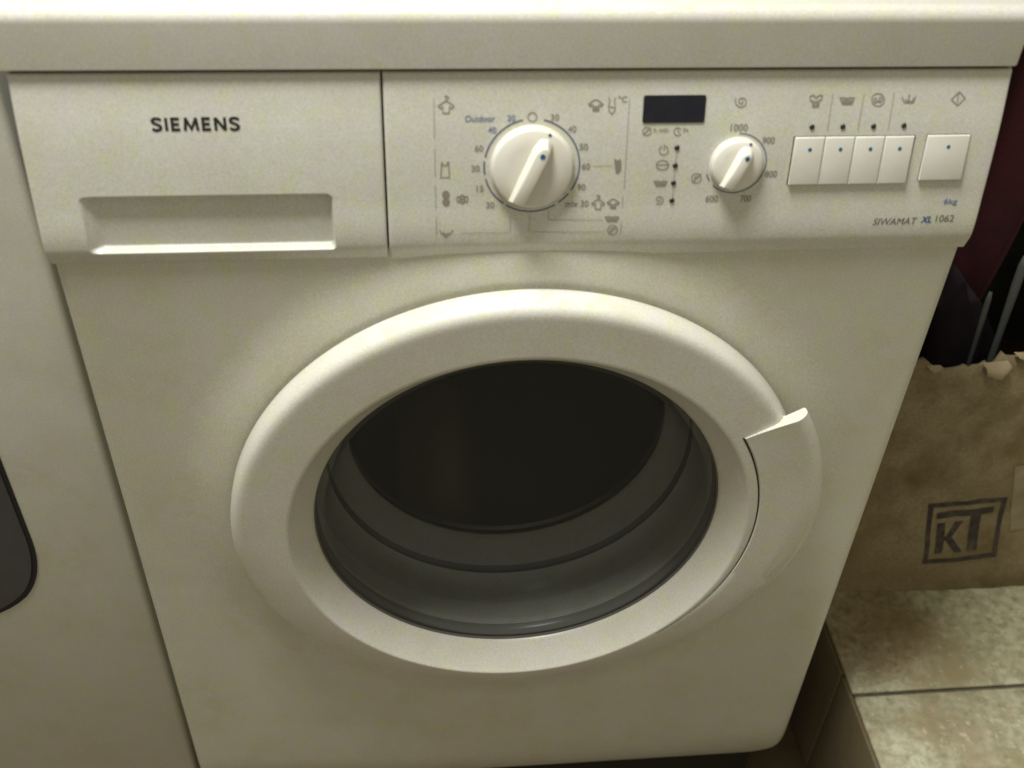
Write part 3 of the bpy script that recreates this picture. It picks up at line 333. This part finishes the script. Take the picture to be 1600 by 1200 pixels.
def brand():
    S_ = [(.93, .80), (.78, .91), (.50, .95), (.24, .90), (.13, .76), (.20, .63), (.45, .54), (.70, .45), (.87, .32), (.82, .15), (.60, .06), (.34, .05), (.08, .17)]
    G = {'S': (.80, [S_]), 'I': (.27, [[(.5, 0), (.5, 1)]]), 'E': (.74, [[(.88, .915), (.17, .915), (.17, .085), (.90, .085)], [(.17, .5), (.82, .5)]]),
         'M': (1.16, [[(.10, 0), (.19, 1)], [(.17, .98), (.50, .14), (.83, .98)], [(.81, 1), (.90, 0)]]), 'N': (.92, [[(.13, 0), (.13, 1)], [(.14, .97), (.86, .03)], [(.87, 0), (.87, 1)]])}
    gap_ = .17; tot = sum(G[c][0] for c in 'SIEMENS') + gap_ * 6; x0, z0, w, h = -.1928 - .0250, .83327 - .00367, .0500, .00734
    k = w / tot; x = 0; vs = []
    for n, c in enumerate('SIEMENS'):
        ribbon('brand_letter', [[(x0 + (x + q[0] * G[c][0]) * k, z0 + q[1] * h) for q in L] for L in G[c][1]], .00172 if c != 'S' else .0016, 'black', drawer)
        x += G[c][0] + gap_
brand()
for s, (x, z), w, h, colr, bold, slope in TXT:
    if s == 'SIEMENS': continue
    me = text_mesh(s, bold or (.012 if colr in ('ink', 'blue') else 0), .15 if colr in ('ink2', 'xl') and s != '1062' else 0)
    X = [v.co.x for v in me.vertices]; Y = [v.co.y for v in me.vertices]
    if s == 'h': w, h = w * 1.4, h
    for v in me.vertices:
        u = (v.co.x - min(X)) / (max(X) - min(X)) - .5; q = (v.co.y - min(Y)) / (max(Y) - min(Y)) - .5
        v.co = on(x + u * w, z + q * h)
    me.update(); sub(link('brand_lettering' if s == 'SIEMENS' else 'printed_lettering', me, colr), drawer if s == 'SIEMENS' else panel)

# ---- display window and indicator lamps
def quad_part(name, cs, m, parent, off=.0006, r=.0012):
    xs = [c[0] for c in cs]; zs = [c[1] for c in cs]; pts = []
    for (cx, cz, a) in ((max(xs) - r, max(zs) - r, 0), (min(xs) + r, max(zs) - r, 90), (min(xs) + r, min(zs) + r, 180), (max(xs) - r, min(zs) + r, 270)):
        pts += arcpts((cx, cz), r, a, a + 90, 4)
    n = len(pts); vs = [on(x, z, off) for x, z in pts] + [on(x, z, -.001) for x, z in pts]
    return sub(pyd(name, vs, [tuple(range(n))] + [(i, (i + 1) % n, n + (i + 1) % n, n + i) for i in range(n)], m), parent)
quad_part('display_window', [(.0676, .8473), (.1052, .8316)], 'display', panel)
LEDS = [(.09015, .81655), (.09015, .80556), (.09015, .79455), (.0903, .78321), (.17235, .8282), (.19165, .8282), (.21096, .8282), (.23009, .8285)]
def disc(name, x, z, r, y0, h, m, parent, tilt=0., n=20):
    vs = []; fs = []
    for k, (rr, yy) in enumerate(((r, y0), (r, y0 - h * .6), (r * .8, y0 - h))):
        for i in range(n):
            a = 2 * math.pi * i / n; dz = rr * math.sin(a); vs.append((x + rr * math.cos(a), yy + dz * tilt, z + dz))
    for k in range(2):
        for i in range(n): j = (i + 1) % n; fs.append((k * n + i, k * n + j, (k + 1) * n + j, (k + 1) * n + i))
    fs.append(tuple(range(2 * n, 3 * n))); return sub(pyd(name, vs, fs, m), parent)
def tilt_at(z): return (prof(z + .001) - prof(z - .001)) / .002
for x, z in LEDS: disc('indicator_lamp', x, z, .00165, prof(z) + .0005, .0012, 'led', panel, tilt_at(z))

# ---- push buttons (slightly wedge-shaped, in dark slots)
def button(x0, x1, z0, z1, dotx, dotz, name='push_button'):
    t0, t1 = .0025, .0011      # proud at the bottom / at the top
    bm = bmesh.new(); bmesh.ops.create_cube(bm, size=1)
    for v in bm.verts:
        x = x0 if v.co.x < 0 else x1; top = v.co.z > 0; z = z1 if top else z0
        v.co = Vector((x, prof(z) + .004 if v.co.y > 0 else prof(z) - (t1 if top else t0), z))
    es = [e for e in bm.edges if all(q.co.y < prof(q.co.z) for q in e.verts)]
    bmesh.ops.bevel(bm, geom=es, offset=.0008, segments=3, affect='EDGES', profile=.5)
    me = bpy.data.meshes.new(name); bm.to_mesh(me); bm.free()
    o = P_(link(name, me, 'button', None, True), WM); auto(o, 50)
    f = (dotz - z0) / (z1 - z0); ys = (prof(z0) - t0) * (1 - f) + (prof(z1) - t1) * f; tl = ((prof(z1) - t1) - (prof(z0) - t0)) / (z1 - z0)
    disc('button_dot', dotx, dotz, .00125, ys + .0002, .0004, 'dot', o, tl, 14)
    return o
bx = [.1624, .1816, .2005, .2194, .2383]
quad_part('button_slot', [(bx[0] - .0005, .8226), (bx[4] + .0005, .7925)], 'gap', panel, .0003, .0004)
quad_part('button_slot', [(.2459, .8230), (.2742, .7943)], 'gap', panel, .0003, .0004)
for i, dx_ in enumerate((.1728, .1921, .2111, .2298)): button(bx[i] + .0002, bx[i + 1] - .0002, .7931, .8223, dx_, .8149)
button(.2462, .2739, .7948, .8227, .2608, .8157)

# ---- rotary dials
def knob(name, c, r, arc_r, arcs, point, hd, hb, wt, wb, dotr):
    x0, z0 = c; y0 = prof(z0); th = math.atan(tilt_at(z0))
    U = Vector((1, 0, 0)); V = Vector((0, math.sin(th), math.cos(th))); N = Vector((0, -math.cos(th), math.sin(th))); O = Vector((x0, y0, z0))
    def W(u, v, w): return O + U * u + V * v + N * w
    # blue scale arcs printed on the panel
    for a, b, w in arcs:
        n = max(3, int(abs(b - a) / 5)); ribbon('printed_scale_arc', [[(x0 + arc_r * math.cos(R(a + (b - a) * i / n)), z0 + arc_r * math.sin(R(a + (b - a) * i / n)) * .985) for i in range(n + 1)]], w, 'arc', panel)
    prof_ = [(r + .0006, -.002), (r + .0006, .0009), (r, .0012), (r, hd - .0018), (r - .0004, hd - .0007), (r - .0015, hd), (r * .6, hd + .0006), (0, hd + .001)]
    n = 72; k = len(prof_); vs = []; fs = []
    for i in range(n):
        a = 2 * math.pi * i / n
        for rr, w in prof_: vs.append(W(rr * math.cos(a), rr * math.sin(a), w))
    for i in range(n):
        j = (i + 1) % n
        for t in range(k - 1): fs.append((i * k + t, j * k + t, j * k + t + 1, i * k + t + 1))
    o = pyd(name, vs, fs, 'knob', None, True)
    bm = bmesh.new(); bm.from_mesh(o.data); bmesh.ops.remove_doubles(bm, verts=bm.verts, dist=1e-6); bmesh.ops.recalc_face_normals(bm, faces=bm.faces); bm.to_mesh(o.data); bm.free()
    auto(o, 45); P_(o, WM)
    # thin shadow joint round the foot of the dial
    a = R(90 - point); D = Vector((math.cos(a), math.sin(a))); S = Vector((-D.y, D.x))
    # grip bar: section tapers from wide base to narrow top, both ends raked
    sec = []
    le, lb = r * .93, r * .97
    st = [(-lb, -le * .98), (-lb * .5, -le * .5), (0, 0), (lb * .5, le * .45), (lb * .80, le * .78)]
    vs = []; fs = []
    bm = bmesh.new()
    def pt(l, s, w): q = D * l + S * s; return bm.verts.new(W(q.x, q.y, w))
    base = [(-lb, -wb * .42), (-lb, wb * .42), (-lb * .3, wb * .5), (lb * .55, wb * .5), (lb * .80, wb * .34), (lb * .88, 0), (lb * .80, -wb * .34), (lb * .55, -wb * .5), (-lb * .3, -wb * .5)]
    top = [(-le * .95, -wt * .46), (-le * .95, wt * .46), (-le * .3, wt * .5), (le * .48, wt * .5), (le * .66, wt * .34), (le * .72, 0), (le * .66, -wt * .34), (le * .48, -wt * .5), (-le * .3, -wt * .5)]
    b = [pt(l, s, hd - .001) for l, s in base]
    t = [pt(l, s, hb - (.0016 if i < 2 else 0)) for i, (l, s) in enumerate(top)]; q = len(b)
    for i in range(q): bm.faces.new((b[i], b[(i + 1) % q], t[(i + 1) % q], t[i]))
    bm.faces.new(t); bmesh.ops.recalc_face_normals(bm, faces=bm.faces)
    es = [e for e in bm.edges if all(v in t for v in e.verts)]
    bmesh.ops.bevel(bm, geom=es, offset=.0007, segments=2, affect='EDGES', profile=.5)
    me = bpy.data.meshes.new('grip'); bm.to_mesh(me); bm.free(); g = sub(link('grip', me, 'knob'), o); auto(g, 45)
    for (l, w, rr, mm) in ((le * .50, hb + .0002, dotr, 'dot'), (r * .93, hd + .0002, dotr * .62, 'arc')):
        q = D * l; n = 16; vs = [W(q.x + rr * math.cos(2 * math.pi * i / n), q.y + rr * math.sin(2 * math.pi * i / n), w) for i in range(n)]
        vs2 = [v - N * .0006 for v in vs]
        sub(pyd('pointer_dot', vs + vs2, [tuple(range(n))] + [(i, (i + 1) % n, n + (i + 1) % n, n + i) for i in range(n)], mm), o)
    return o
knob('program_dial', (.0022, .8061), .0247, .0289,
     [(77.5, -32.5, .0008), (-37.5, -54, .0008), (-59, -122, .0008), (-126, -165, .0008), (-171, -187, .0009), (-192, -258, .0008)], 24.5, .0058, .0135, .0078, .0125, .00165)
knob('spin_dial', (.1280, .8062), .0160, .0188,
     [(91, -134, .0006), (-146, -160, .0007)], 24.5, .0048, .0115, .0064, .0100, .0015)

# ---- door: ring, dished inner bevel, handle, seal, porthole, drum
door = thing('door_frame_tmp', '', ''); bpy.data.objects.remove(door)
def densify(P, step=.0018):
    o = [P[0]]
    for p, q in zip(P, P[1:]):
        n = max(1, int(math.hypot(q[0] - p[0], q[1] - p[1]) / step))
        for k in range(1, n + 1): o.append((p[0] + (q[0] - p[0]) * k / n, p[1] + (q[1] - p[1]) * k / n))
    return o
DOORP = []
def door_ring():
    # outer edge: crisp chamfer at the top, melting into a long soft slope at the foot
    sharp = [(.2060, .000), (.2062, -.0112), (.2142, -.0117), (.2149, -.0132), (.2149, -.0180), (.2147, -.0222), (.2142, -.0254), (.2132, -.0280), (.2117, -.0300), (.2096, -.0314), (.2068, -.0320)] + densify([(.2040, -.0321), (.1730, -.0321)], .0022)
    m_ = len(sharp); soft = []
    for k in range(m_):
        t = k / (m_ - 1); q = R(90 * t); soft.append((.1730 + .0455 * (.5 * math.cos(q) + .5 * (1 - t)), -.0070 - .0251 * (.5 * math.sin(q) + .5 * t)))
    inner = [(.1722, -.0314)] + densify([(.1712, -.0300), (.1578, -.0146)]) + [(.1566, -.0131), (.1556, -.0117), (.1550, -.0102), (.1549, .006)]
    n = 288; rows = []
    for i in range(n):
        a = 360 * i / n; da = abs((a - 268 + 180) % 360 - 180); w = min(1, max(0, (98 - da) / 70)); w = w * w * (3 - 2 * w)
        pr = [(s[0] * (1 - w) + f[0] * w, s[1] * (1 - w) + f[1] * w) for s, f in zip(sharp, soft)] + inner
        DOORP.append(pr); rows.append([(DC[0] + q * math.cos(R(a)), y, DC[1] + q * math.sin(R(a))) for q, y in pr])
    k = len(rows[0]); fs = []
    for i in range(n):
        j = (i + 1) % n
        for t in range(k - 1): fs.append((i * k + t, i * k + t + 1, j * k + t + 1, j * k + t))
    o = pyd('door', [v for q in rows for v in q], fs, 'door', None, True)
    bm = bmesh.new(); bm.from_mesh(o.data); bmesh.ops.recalc_face_normals(bm, faces=bm.faces); bm.to_mesh(o.data); bm.free()
    auto(o, 60); return P_(o, WM)
door = door_ring()
# gap ring where the porthole meets the frame
sub(lathe('porthole_rim', [(.1552, -.0100), (.1545, -.0104), (.1538, -.0097), (.1536, -.004), (.1538, .005), (.158, .006)], DC, 'rubber_dark', n=160), door)

# handle: crescent of thicker plastic on the right, with a sharp lip at its upper end
def door_y(a, q):
    pr = DOORP[int(round((a % 360) / 360 * 288)) % 288]
    for (r0, y0), (r1, y1) in zip(pr[1:], pr[2:]):
        if r0 >= q >= r1: return y0 + (y1 - y0) * (r0 - q) / max(r0 - r1, 1e-9)
    return -.0068 if q < .2225 else -.0068 + .0020 * min(1, (q - .2225) / .008)
def handle():
    A0, A1 = 31.3, -78.0; n = 110; rows = []
    for i in range(n + 1):
        f = i / n; a = A0 + (A1 - A0) * f
        ro = .2298 if f < .35 else .2298 - (.2298 - .2140) * ((f - .35) / .65) ** 1.3
        ri = .1822 - (.1822 - .1745) * min(1, f / .75) ** 1.3
        fade = (1 - f) ** 1.3
        def Y(r): return -.0322 - .0004 - fade * (.0006 + .0050 * max(0, (r - ri) / (.222 - ri)) ** 1.4)
        aa = R(a); tk = .0062 + .025 * min(1, max(0, (f - .05) / .5))        # thin finger lip above, solid below
        sec = [(ri, .0), (ri + .0002, Y(ri) + .0012), (ri + .0012, Y(ri))]
        sec += [(ri + (ro - .009 - ri) * t, Y(ri + (ro - .009 - ri) * t)) for t in (.15, .3, .45, .6, .75, .9, 1)]
        yr = Y(ro - .009)
        for q in range(10, 91, 10):
            sec.append((ro - .009 + .009 * math.sin(R(q)), yr + .0055 * (1 - math.cos(R(q))) * (1 + 3 * (1 - fade))))
        sec += [(ro - .0002, min(.008, yr + .0055 * (4 - 3 * fade) + tk * .5)), (ro - .0012, min(.009, yr + .0055 * (4 - 3 * fade) + tk * .7)), (ro - .015, min(.009, yr + .0055 * (4 - 3 * fade) + tk * .7))]
        g = min(1, max(0, (f - .18) / .75)); g = g * g * (3 - 2 * g)
        if g: sec = [(q, yy) if (t in (0,) or yy > .004 and t > 12) else (q, yy * (1 - g) + min(.008, door_y(a, q) - .0004 * (1 - f) - .00015) * g) for t, (q, yy) in enumerate(sec)]
        rows.append([(DC[0] + r * math.cos(aa), yy, DC[1] + r * math.sin(aa)) for r, yy in sec])
    k = len(rows[0]); vs = [v for r in rows for v in r]; fs = []
    for i in range(n):
        for t in range(k - 1): fs.append((i * k + t, i * k + t + 1, (i + 1) * k + t + 1, (i + 1) * k + t))
    fs.append(tuple(range(k))); fs.append(tuple(range(n * k, (n + 1) * k)))
    o = pyd('door_handle', vs, fs, 'door', None, True)
    bm = bmesh.new(); bm.from_mesh(o.data); bmesh.ops.recalc_face_normals(bm, faces=bm.faces)
    es = [e for e in bm.edges if len(e.link_faces) == 2 and any(len(f.verts) == k for f in e.link_faces) and max(v.co.z for v in e.verts) > DC[1] and all(v.co.y < -.01 for v in e.verts)]
    bm.to_mesh(o.data); bm.free(); auto(o, 40); return sub(o, door)
handle()
# dark joint beside the handle
pts = []
def seam():
    n = 70; vs = []; fs = []
    for i in range(n + 1):
        f = i / n * .72; a = R(31.6 + (-78.0 - 31.3) * f); ri = .1822 - (.1822 - .1745) * min(1, f / .75) ** 1.3
        w = .0011 * (1 - f * 1.1)
        for r in (ri - w, ri + .0002): vs.append((DC[0] + r * math.cos(a), -.03245, DC[1] + r * math.sin(a)))
    for i in range(n): fs.append((2 * i, 2 * i + 1, 2 * i + 3, 2 * i + 2))
    return sub(pyd('handle_joint', vs, fs, 'gap'), door)
seam()

# gasket and drum behind the glass
gk = [(.163, -.004), (.160, .004), (.1592, .012), (.1583, .0135), (.1586, .0155), (.1576, .028), (.1569, .0295), (.1570, .0315), (.1555, .046), (.1530, .055), (.1500, .0585)]
P_(lathe('door_seal', gk, DC, 'rubber', n=160), WM)
P_(lathe('seal_groove', [(.1502, .0583), (.1530, .064), (.1490, .0665)], DC, 'rubber_dark', n=160), WM)
P_(lathe('inner_seal', [(.1492, .0663), (.1450, .074), (.1385, .084), (.1345, .0875), (.1335, .0905), (.1365, .095), (.160, .100)], DC, 'rubber', n=160), WM)
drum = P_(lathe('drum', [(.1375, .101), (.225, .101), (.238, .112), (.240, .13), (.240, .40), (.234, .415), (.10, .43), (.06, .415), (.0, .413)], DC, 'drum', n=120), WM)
P_(lathe('drum_lip', [(.1368, .0985), (.1345, .1015), (.1368, .1045), (.141, .106)], DC, 'chrome', n=120), WM)
for a in (256, 16, 136):  # turned so a pale paddle stands where the glass reflection falls
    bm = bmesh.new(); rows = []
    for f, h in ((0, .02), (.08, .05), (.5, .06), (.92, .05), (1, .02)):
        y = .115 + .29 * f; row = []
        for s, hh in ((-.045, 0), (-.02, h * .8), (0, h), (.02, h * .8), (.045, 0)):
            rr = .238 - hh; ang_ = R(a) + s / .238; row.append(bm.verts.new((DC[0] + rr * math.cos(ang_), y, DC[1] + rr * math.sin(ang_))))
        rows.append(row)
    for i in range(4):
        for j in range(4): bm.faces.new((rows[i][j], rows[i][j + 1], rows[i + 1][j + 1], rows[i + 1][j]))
    me = bpy.data.meshes.new('drum_paddle'); bm.to_mesh(me); bm.free(); sub(link('drum_paddle', me, 'paddle_reflection', None, True), drum)
# porthole glass: a bowl bulging into the drum
gm = bpy.data.materials.new('porthole_glass'); gm.use_nodes = True; nt = gm.node_tree
for n_ in list(nt.nodes): nt.nodes.remove(n_)
out = nt.nodes.new('ShaderNodeOutputMaterial'); mx = nt.nodes.new('ShaderNodeMixShader'); tr = nt.nodes.new('ShaderNodeBsdfTransparent'); gl = nt.nodes.new('ShaderNodeBsdfGlossy'); fr = nt.nodes.new('ShaderNodeFresnel'); df = nt.nodes.new('ShaderNodeBsdfDiffuse'); m2 = nt.nodes.new('ShaderNodeMixShader')
tr.inputs[0].default_value = (.90, .91, .89, 1); gl.inputs['Roughness'].default_value = .26; gl.inputs[0].default_value = (.38, .43, .47, 1); fr.inputs[0].default_value = 1.42
df.inputs[0].default_value = (.45, .45, .40, 1); m2.inputs[0].default_value = .08
nt.links.new(fr.outputs[0], mx.inputs[0]); nt.links.new(tr.outputs[0], mx.inputs[1]); nt.links.new(gl.outputs[0], mx.inputs[2])
nt.links.new(mx.outputs[0], m2.inputs[1]); nt.links.new(df.outputs[0], m2.inputs[2]); nt.links.new(m2.outputs[0], out.inputs[0]); M['glass'] = gm
bowl = [(.1540, -.0085), (.1510, -.0082), (.1490, -.0070), (.1475, -.0040), (.1462, .004), (.1445, .014), (.1415, .026), (.1370, .037), (.1300, .046), (.1180, .053), (.0980, .058), (.0650, .0615), (.03, .063), (0, .0633)]
sub(lathe('porthole_glass', bowl, DC, 'glass', n=128), door)
for o in door.children:
    if o.name.startswith('porthole_glass') and sum(p.normal.y * p.area for p in o.data.polygons) > 0: o.data.flip_normals()

# ================================================================ the white appliance on the left
AP = thing('white_appliance', 'off-white appliance with a dark rounded window, at the left beside the washing machine', 'appliance', (-.62, .3, .02))
def pa(o): o.parent = AP; o.matrix_parent_inverse = AP.matrix_basis.inverted(); return o
FY = .034
pa(box('cabinet', (-.905, FY, .03), (-.3065, .60, .872), 'grey', None, .005, 3))
def window_pts(inset):
    r = .075 - inset; x1 = -.3825 - inset; z0 = .356 + inset; x0 = -.80 + inset; z1 = .70 - inset; pts = []
    # right lower corner: long sloping curve
    def bez(p, q, s, n=12): return [((1-t)**2*p[0]+2*t*(1-t)*q[0]+t*t*s[0], (1-t)**2*p[1]+2*t*(1-t)*q[1]+t*t*s[1]) for t in [k / n for k in range(n + 1)]]
    ctrl = bez((x1 + .001, z0 + .100), (x1, z0 + .058), (x1 - .020, z0 + .034), 10) + bez((x1 - .021, z0 + .033), (x1 - .050, z0 + .002), (x1 - .11, z0), 8)
    pts += [(x1, z1 - .03), (x1 - .009, z1 - .009), (x1 - .03, z1), (x0 + .03, z1), (x0 + .009, z1 - .009), (x0, z1 - .03), (x0, z0 + .085), (x0 + .007, z0 + .049), (x0 + .022, z0 + .027), (x0 + .048, z0 + .007), (x0 + .08, z0)]
    pts += ctrl[::-1]; return pts
def slab(name, pts, y0, y1, m):
    n = len(pts); vs = [(x, y0, z) for x, z in pts] + [(x, y1, z) for x, z in pts]
    return pa(pyd(name, vs, [tuple(range(n)), tuple(range(n, 2 * n))] + [(i, (i + 1) % n, n + (i + 1) % n, n + i) for i in range(n)], m))
slab('window_trim', window_pts(0), FY - .0012, FY + .001, 'trim')
slab('window', window_pts(.0035), FY - .0022, FY + .001, 'window')

# ================================================================ floor, step, wall
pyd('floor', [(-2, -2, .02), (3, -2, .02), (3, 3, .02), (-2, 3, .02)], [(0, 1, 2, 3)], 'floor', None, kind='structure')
ST = box('step', (.3565, -1.2, .0205), (2.2, 1.4, .2005), 'grout', None, kind='structure')
def tile(lo, hi, m, nm='tile'):
    o = box(nm, lo, hi, m, None, .0018, 2); o.parent = ST; return o
ys = [-.985, -.652, -.319, .014, .347, .680]
for i, y in enumerate(ys):
    for j in range(3):
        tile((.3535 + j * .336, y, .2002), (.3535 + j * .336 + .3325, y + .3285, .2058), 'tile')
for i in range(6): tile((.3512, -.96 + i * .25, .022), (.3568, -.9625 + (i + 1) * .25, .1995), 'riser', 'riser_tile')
box('wall', (-2, .93, -.1), (3, 1.0, 3.0), 'wall', None, kind='structure')

# ================================================================ cardboard box
BX = thing('cardboard_box', 'torn brown cardboard box stamped KT, standing on the cream tiles', 'box', (.5, .30, .206))
def pb(o): o.parent = BX; o.matrix_parent_inverse = BX.matrix_basis.inverted(); return o
BL, BR, BB, BT = .335, .690, .2065, .515
def face(x, z):       # front panel of the box: leans back a little and sags
    f = (z - BB) / (BT - BB); g = (x - BL) / (BR - BL)
    return .143 + .028 * f - .010 * math.sin(math.pi * min(1, max(0, g))) * (1 - .3 * f) + .0035 * math.sin(9 * g + 3 * f) * f + .002 * math.sin(17 * f + 4 * g) + .0008 * abs(math.sin(31 * g + 13 * f)) - .0010 * abs(math.sin(22 * g - 19 * f + 1)) + .0008 * math.sin(60 * g + 41 * f) * f
nx, nz = 70, 30; vs = []; fs = []
tops = []
for i in range(nx + 1):
    x = BL + (BR - BL) * i / nx
    t = BT - .006 + .004 * math.sin(x * 70) + .0022 * math.sin(x * 190 + 1) + rnd.uniform(-.0012, .0012)
    if .455 < x < .472: t -= .013 * (1 - abs(x - .4635) / .0085)
    if .40 < x < .455: t -= .004
    tops.append(t)
for y_off in (0, .004):
    for j in range(nz + 1):
        for i in range(nx + 1):
            x = BL + (BR - BL) * i / nx; z = BB + (tops[i] - BB) * j / nz; vs.append((x, face(x, z) + y_off, z))
o2 = (nx + 1) * (nz + 1)
for j in range(nz):
    for i in range(nx):
        a = j * (nx + 1) + i; fs.append((a, a + 1, a + nx + 2, a + nx + 1)); fs.append((o2 + a, o2 + a + nx + 1, o2 + a + nx + 2, o2 + a + 1))
for i in range(nx):
    a = nz * (nx + 1) + i; fs.append((a, a + 1, o2 + a + 1, o2 + a))
pb(pyd('front_panel', vs, fs, 'card', None, True))
pb(box('side_panel', (BL - .004, .155, BB), (BL, .47, BT - .02), 'card')); pb(box('side_panel', (BR, .155, BB), (BR + .004, .47, BT - .02), 'card'))
pb(box('back_panel', (BL, .466, BB), (BR, .47, BT - .02), 'card')); pb(box('bottom_panel', (BL, .16, BB), (BR, .466, BB + .004), 'card'))
def on_face(u, v, off): return (u, face(u, v) - off, v)
def curl(x0, x1, z0, hgt, amp, seed):       # torn paper edge curling forward
    r_ = random.Random(seed); n = 10; vs = []; fs = []
    for i in range(n + 1):
        x = x0 + (x1 - x0) * i / n; hh = hgt * (math.sin(math.pi * i / n) ** .5 * .8 + .2) * r_.uniform(.8, 1.1)
        for k in range(4):
            f = k / 3; zz = z0 - hh * f * .9; vs.append((x + .003 * f, face(x, zz) - .0012 - amp * math.sin(f * 2.2), zz))
    for i in range(n):
        for k in range(3): a = i * 4 + k; fs.append((a, a + 1, a + 5, a + 4))
    pb(pyd('torn_flap', vs, fs, 'card_in', None, True))
curl(.452, .478, .508, .017, .007, 1); curl(.398, .412, .507, .008, .003, 2); curl(.482, .505, .516, .008, .005, 3)
# stamp KT in a square
SQ = SQ_PTS
def bil(u, v):   # u,v in 0..1 inside the stamp, v up
    a, b, c, d = [Vector(q) for q in SQ]      # tl, tr, br, bl
    q = (d * (1 - u) + c * u) * (1 - v) + (a * (1 - u) + b * u) * v; return on_face(q.x, q.y, .0008)
def stamp(polys):
    vs = []; fs = []
    for p0, p1, p2, p3 in polys:
        n = 6; b = len(vs)
        for i in range(n + 1):
            for j in range(n + 1):
                f, g = i / n, j / n
                u = (p0[0] * (1 - f) + p1[0] * f) * (1 - g) + (p3[0] * (1 - f) + p2[0] * f) * g
                v = (p0[1] * (1 - f) + p1[1] * f) * (1 - g) + (p3[1] * (1 - f) + p2[1] * f) * g
                vs.append(bil(u, v))
        for i in range(n):
            for j in range(n): a = b + i * (n + 1) + j; fs.append((a, a + 1, a + n + 2, a + n + 1))
    return pb(pyd('printed_stamp', vs, fs, 'ink_box'))
def rc_(a, b, c, d): return ((a, b), (c, b), (c, d), (a, d))
stamp([rc_(0, .93, 1, 1), rc_(0, 0, 1, .07), rc_(0, .07, .06, .93), rc_(.94, .07, 1, .93),
       rc_(.12, .74, .86, .84), rc_(.57, .17, .70, .74),
       rc_(.14, .17, .24, .66), ((.24, .40), (.38, .66), (.48, .66), (.30, .38)), ((.24, .44), (.40, .17), (.50, .17), (.31, .48))])
# paper label
vs = []; fs = []
for i in range(7):
    for j in range(7):
        x = LAB[0] + (LAB[1] - LAB[0]) * i / 6 + (LAB[4] * (1 - j / 6)); z = LAB[2] + (LAB[3] - LAB[2]) * j / 6; vs.append(on_face(x, z, .0006))
for i in range(6):
    for j in range(6): a = i * 7 + j; fs.append((a, a + 7, a + 8, a + 1))
pb(pyd('paper_label', vs, fs, 'paper'))

# ================================================================ clutter behind and in the box, its shade put into dark colours
def cloth(name, label, cat, x0, x1, z0, z1, y, m, seed, shape=None, fold=.02, freq=40):
    r_ = random.Random(seed); nx, nz = 50, 40; vs = []; fs = []; ph = r_.uniform(0, 6)
    for s in (0, 1):
        for j in range(nz + 1):
            for i in range(nx + 1):
                f, g = i / nx, j / nz; a, b = (shape(g) if shape else (x0, x1)); x = a + (b - a) * f; z = z0 + (z1 - z0) * g + .01 * math.sin(f * 11 + ph) * (1 - g) + .012 * math.sin(f * 23 + ph) * g + .008 * math.sin(f * 41) * g
                yy = y + fold * (math.sin(x * freq + ph + 1.5 * math.sin(z * 6)) * .6 + math.sin(x * freq * 2.3 + z * 9 + ph) * .3) + s * .025
                vs.append((x, yy, z))
    o2 = (nx + 1) * (nz + 1)
    for j in range(nz):
        for i in range(nx):
            a = j * (nx + 1) + i; fs.append((a, a + 1, a + nx + 2, a + nx + 1)); fs.append((o2 + a, o2 + a + nx + 1, o2 + a + nx + 2, o2 + a + 1))
    for j in range(nz):
        for i in (0, nx): a = j * (nx + 1) + i; fs.append((a, a + nx + 1, o2 + a + nx + 1, o2 + a))
    for i in range(nx):
        for j in (0, nz): a = j * (nx + 1) + i; fs.append((a, a + 1, o2 + a + 1, o2 + a))
    o = pyd(name, vs, fs, m, None, True); o['label'] = label; o['category'] = cat; return o
cloth('hanging_cloth', 'dark maroon cloth hanging down right beside the washing machine, above the box', 'cloth', 0, 0, .40, 1.15, .31, 'maroon', 3, lambda g: (.30, .520 + .05 * g), .016, 55)
cloth('dark_coat', 'black coat hanging at the right edge behind the torn box', 'coat', 0, 0, .33, 1.2, .40, 'black_cloth', 5, lambda g: (.50, .86), .022, 32)
cloth('navy_cloth', 'bunched navy cloth sticking out of the torn cardboard box', 'cloth', 0, 0, .30, .53, .235, 'navy', 8, lambda g: (.345, .62 - .14 * g), .012, 70)
def tube(name, label, a, b, r, group=None):
    a, b = Vector(a), Vector(b); d = (b - a).normalized(); s = d.cross(Vector((0, 1, 0))).normalized(); t = d.cross(s); n = 14
    st = [(0, r), (.55, r * .9), (.6, r * .95), (.85, r * 1.25), (.95, r * 1.2), (1, r * .7)]; vs = []; fs = []
    for f, rr in st:
        for i in range(n): q = 2 * math.pi * i / n; vs.append(a + (b - a) * f + s * rr * math.cos(q) + t * rr * math.sin(q))
    for k in range(len(st) - 1):
        for i in range(n): j = (i + 1) % n; fs.append((k * n + i, k * n + j, (k + 1) * n + j, (k + 1) * n + i))
    fs.append(tuple(range((len(st) - 1) * n, len(st) * n)))
    o = pyd(name, vs, fs, 'pipe', None, True); o['label'] = label; o['category'] = 'tube'; return o
tube('plastic_tube', 'pale plastic tube standing upright in the torn box, the taller and brighter of two', (.492, .20, .40), (.4955, .22, .585), .0035)
tube('plastic_tube', 'short dim tube standing in the torn box, left of the taller pale one', (.472, .20, .40), (.4745, .22, .545), .0022)
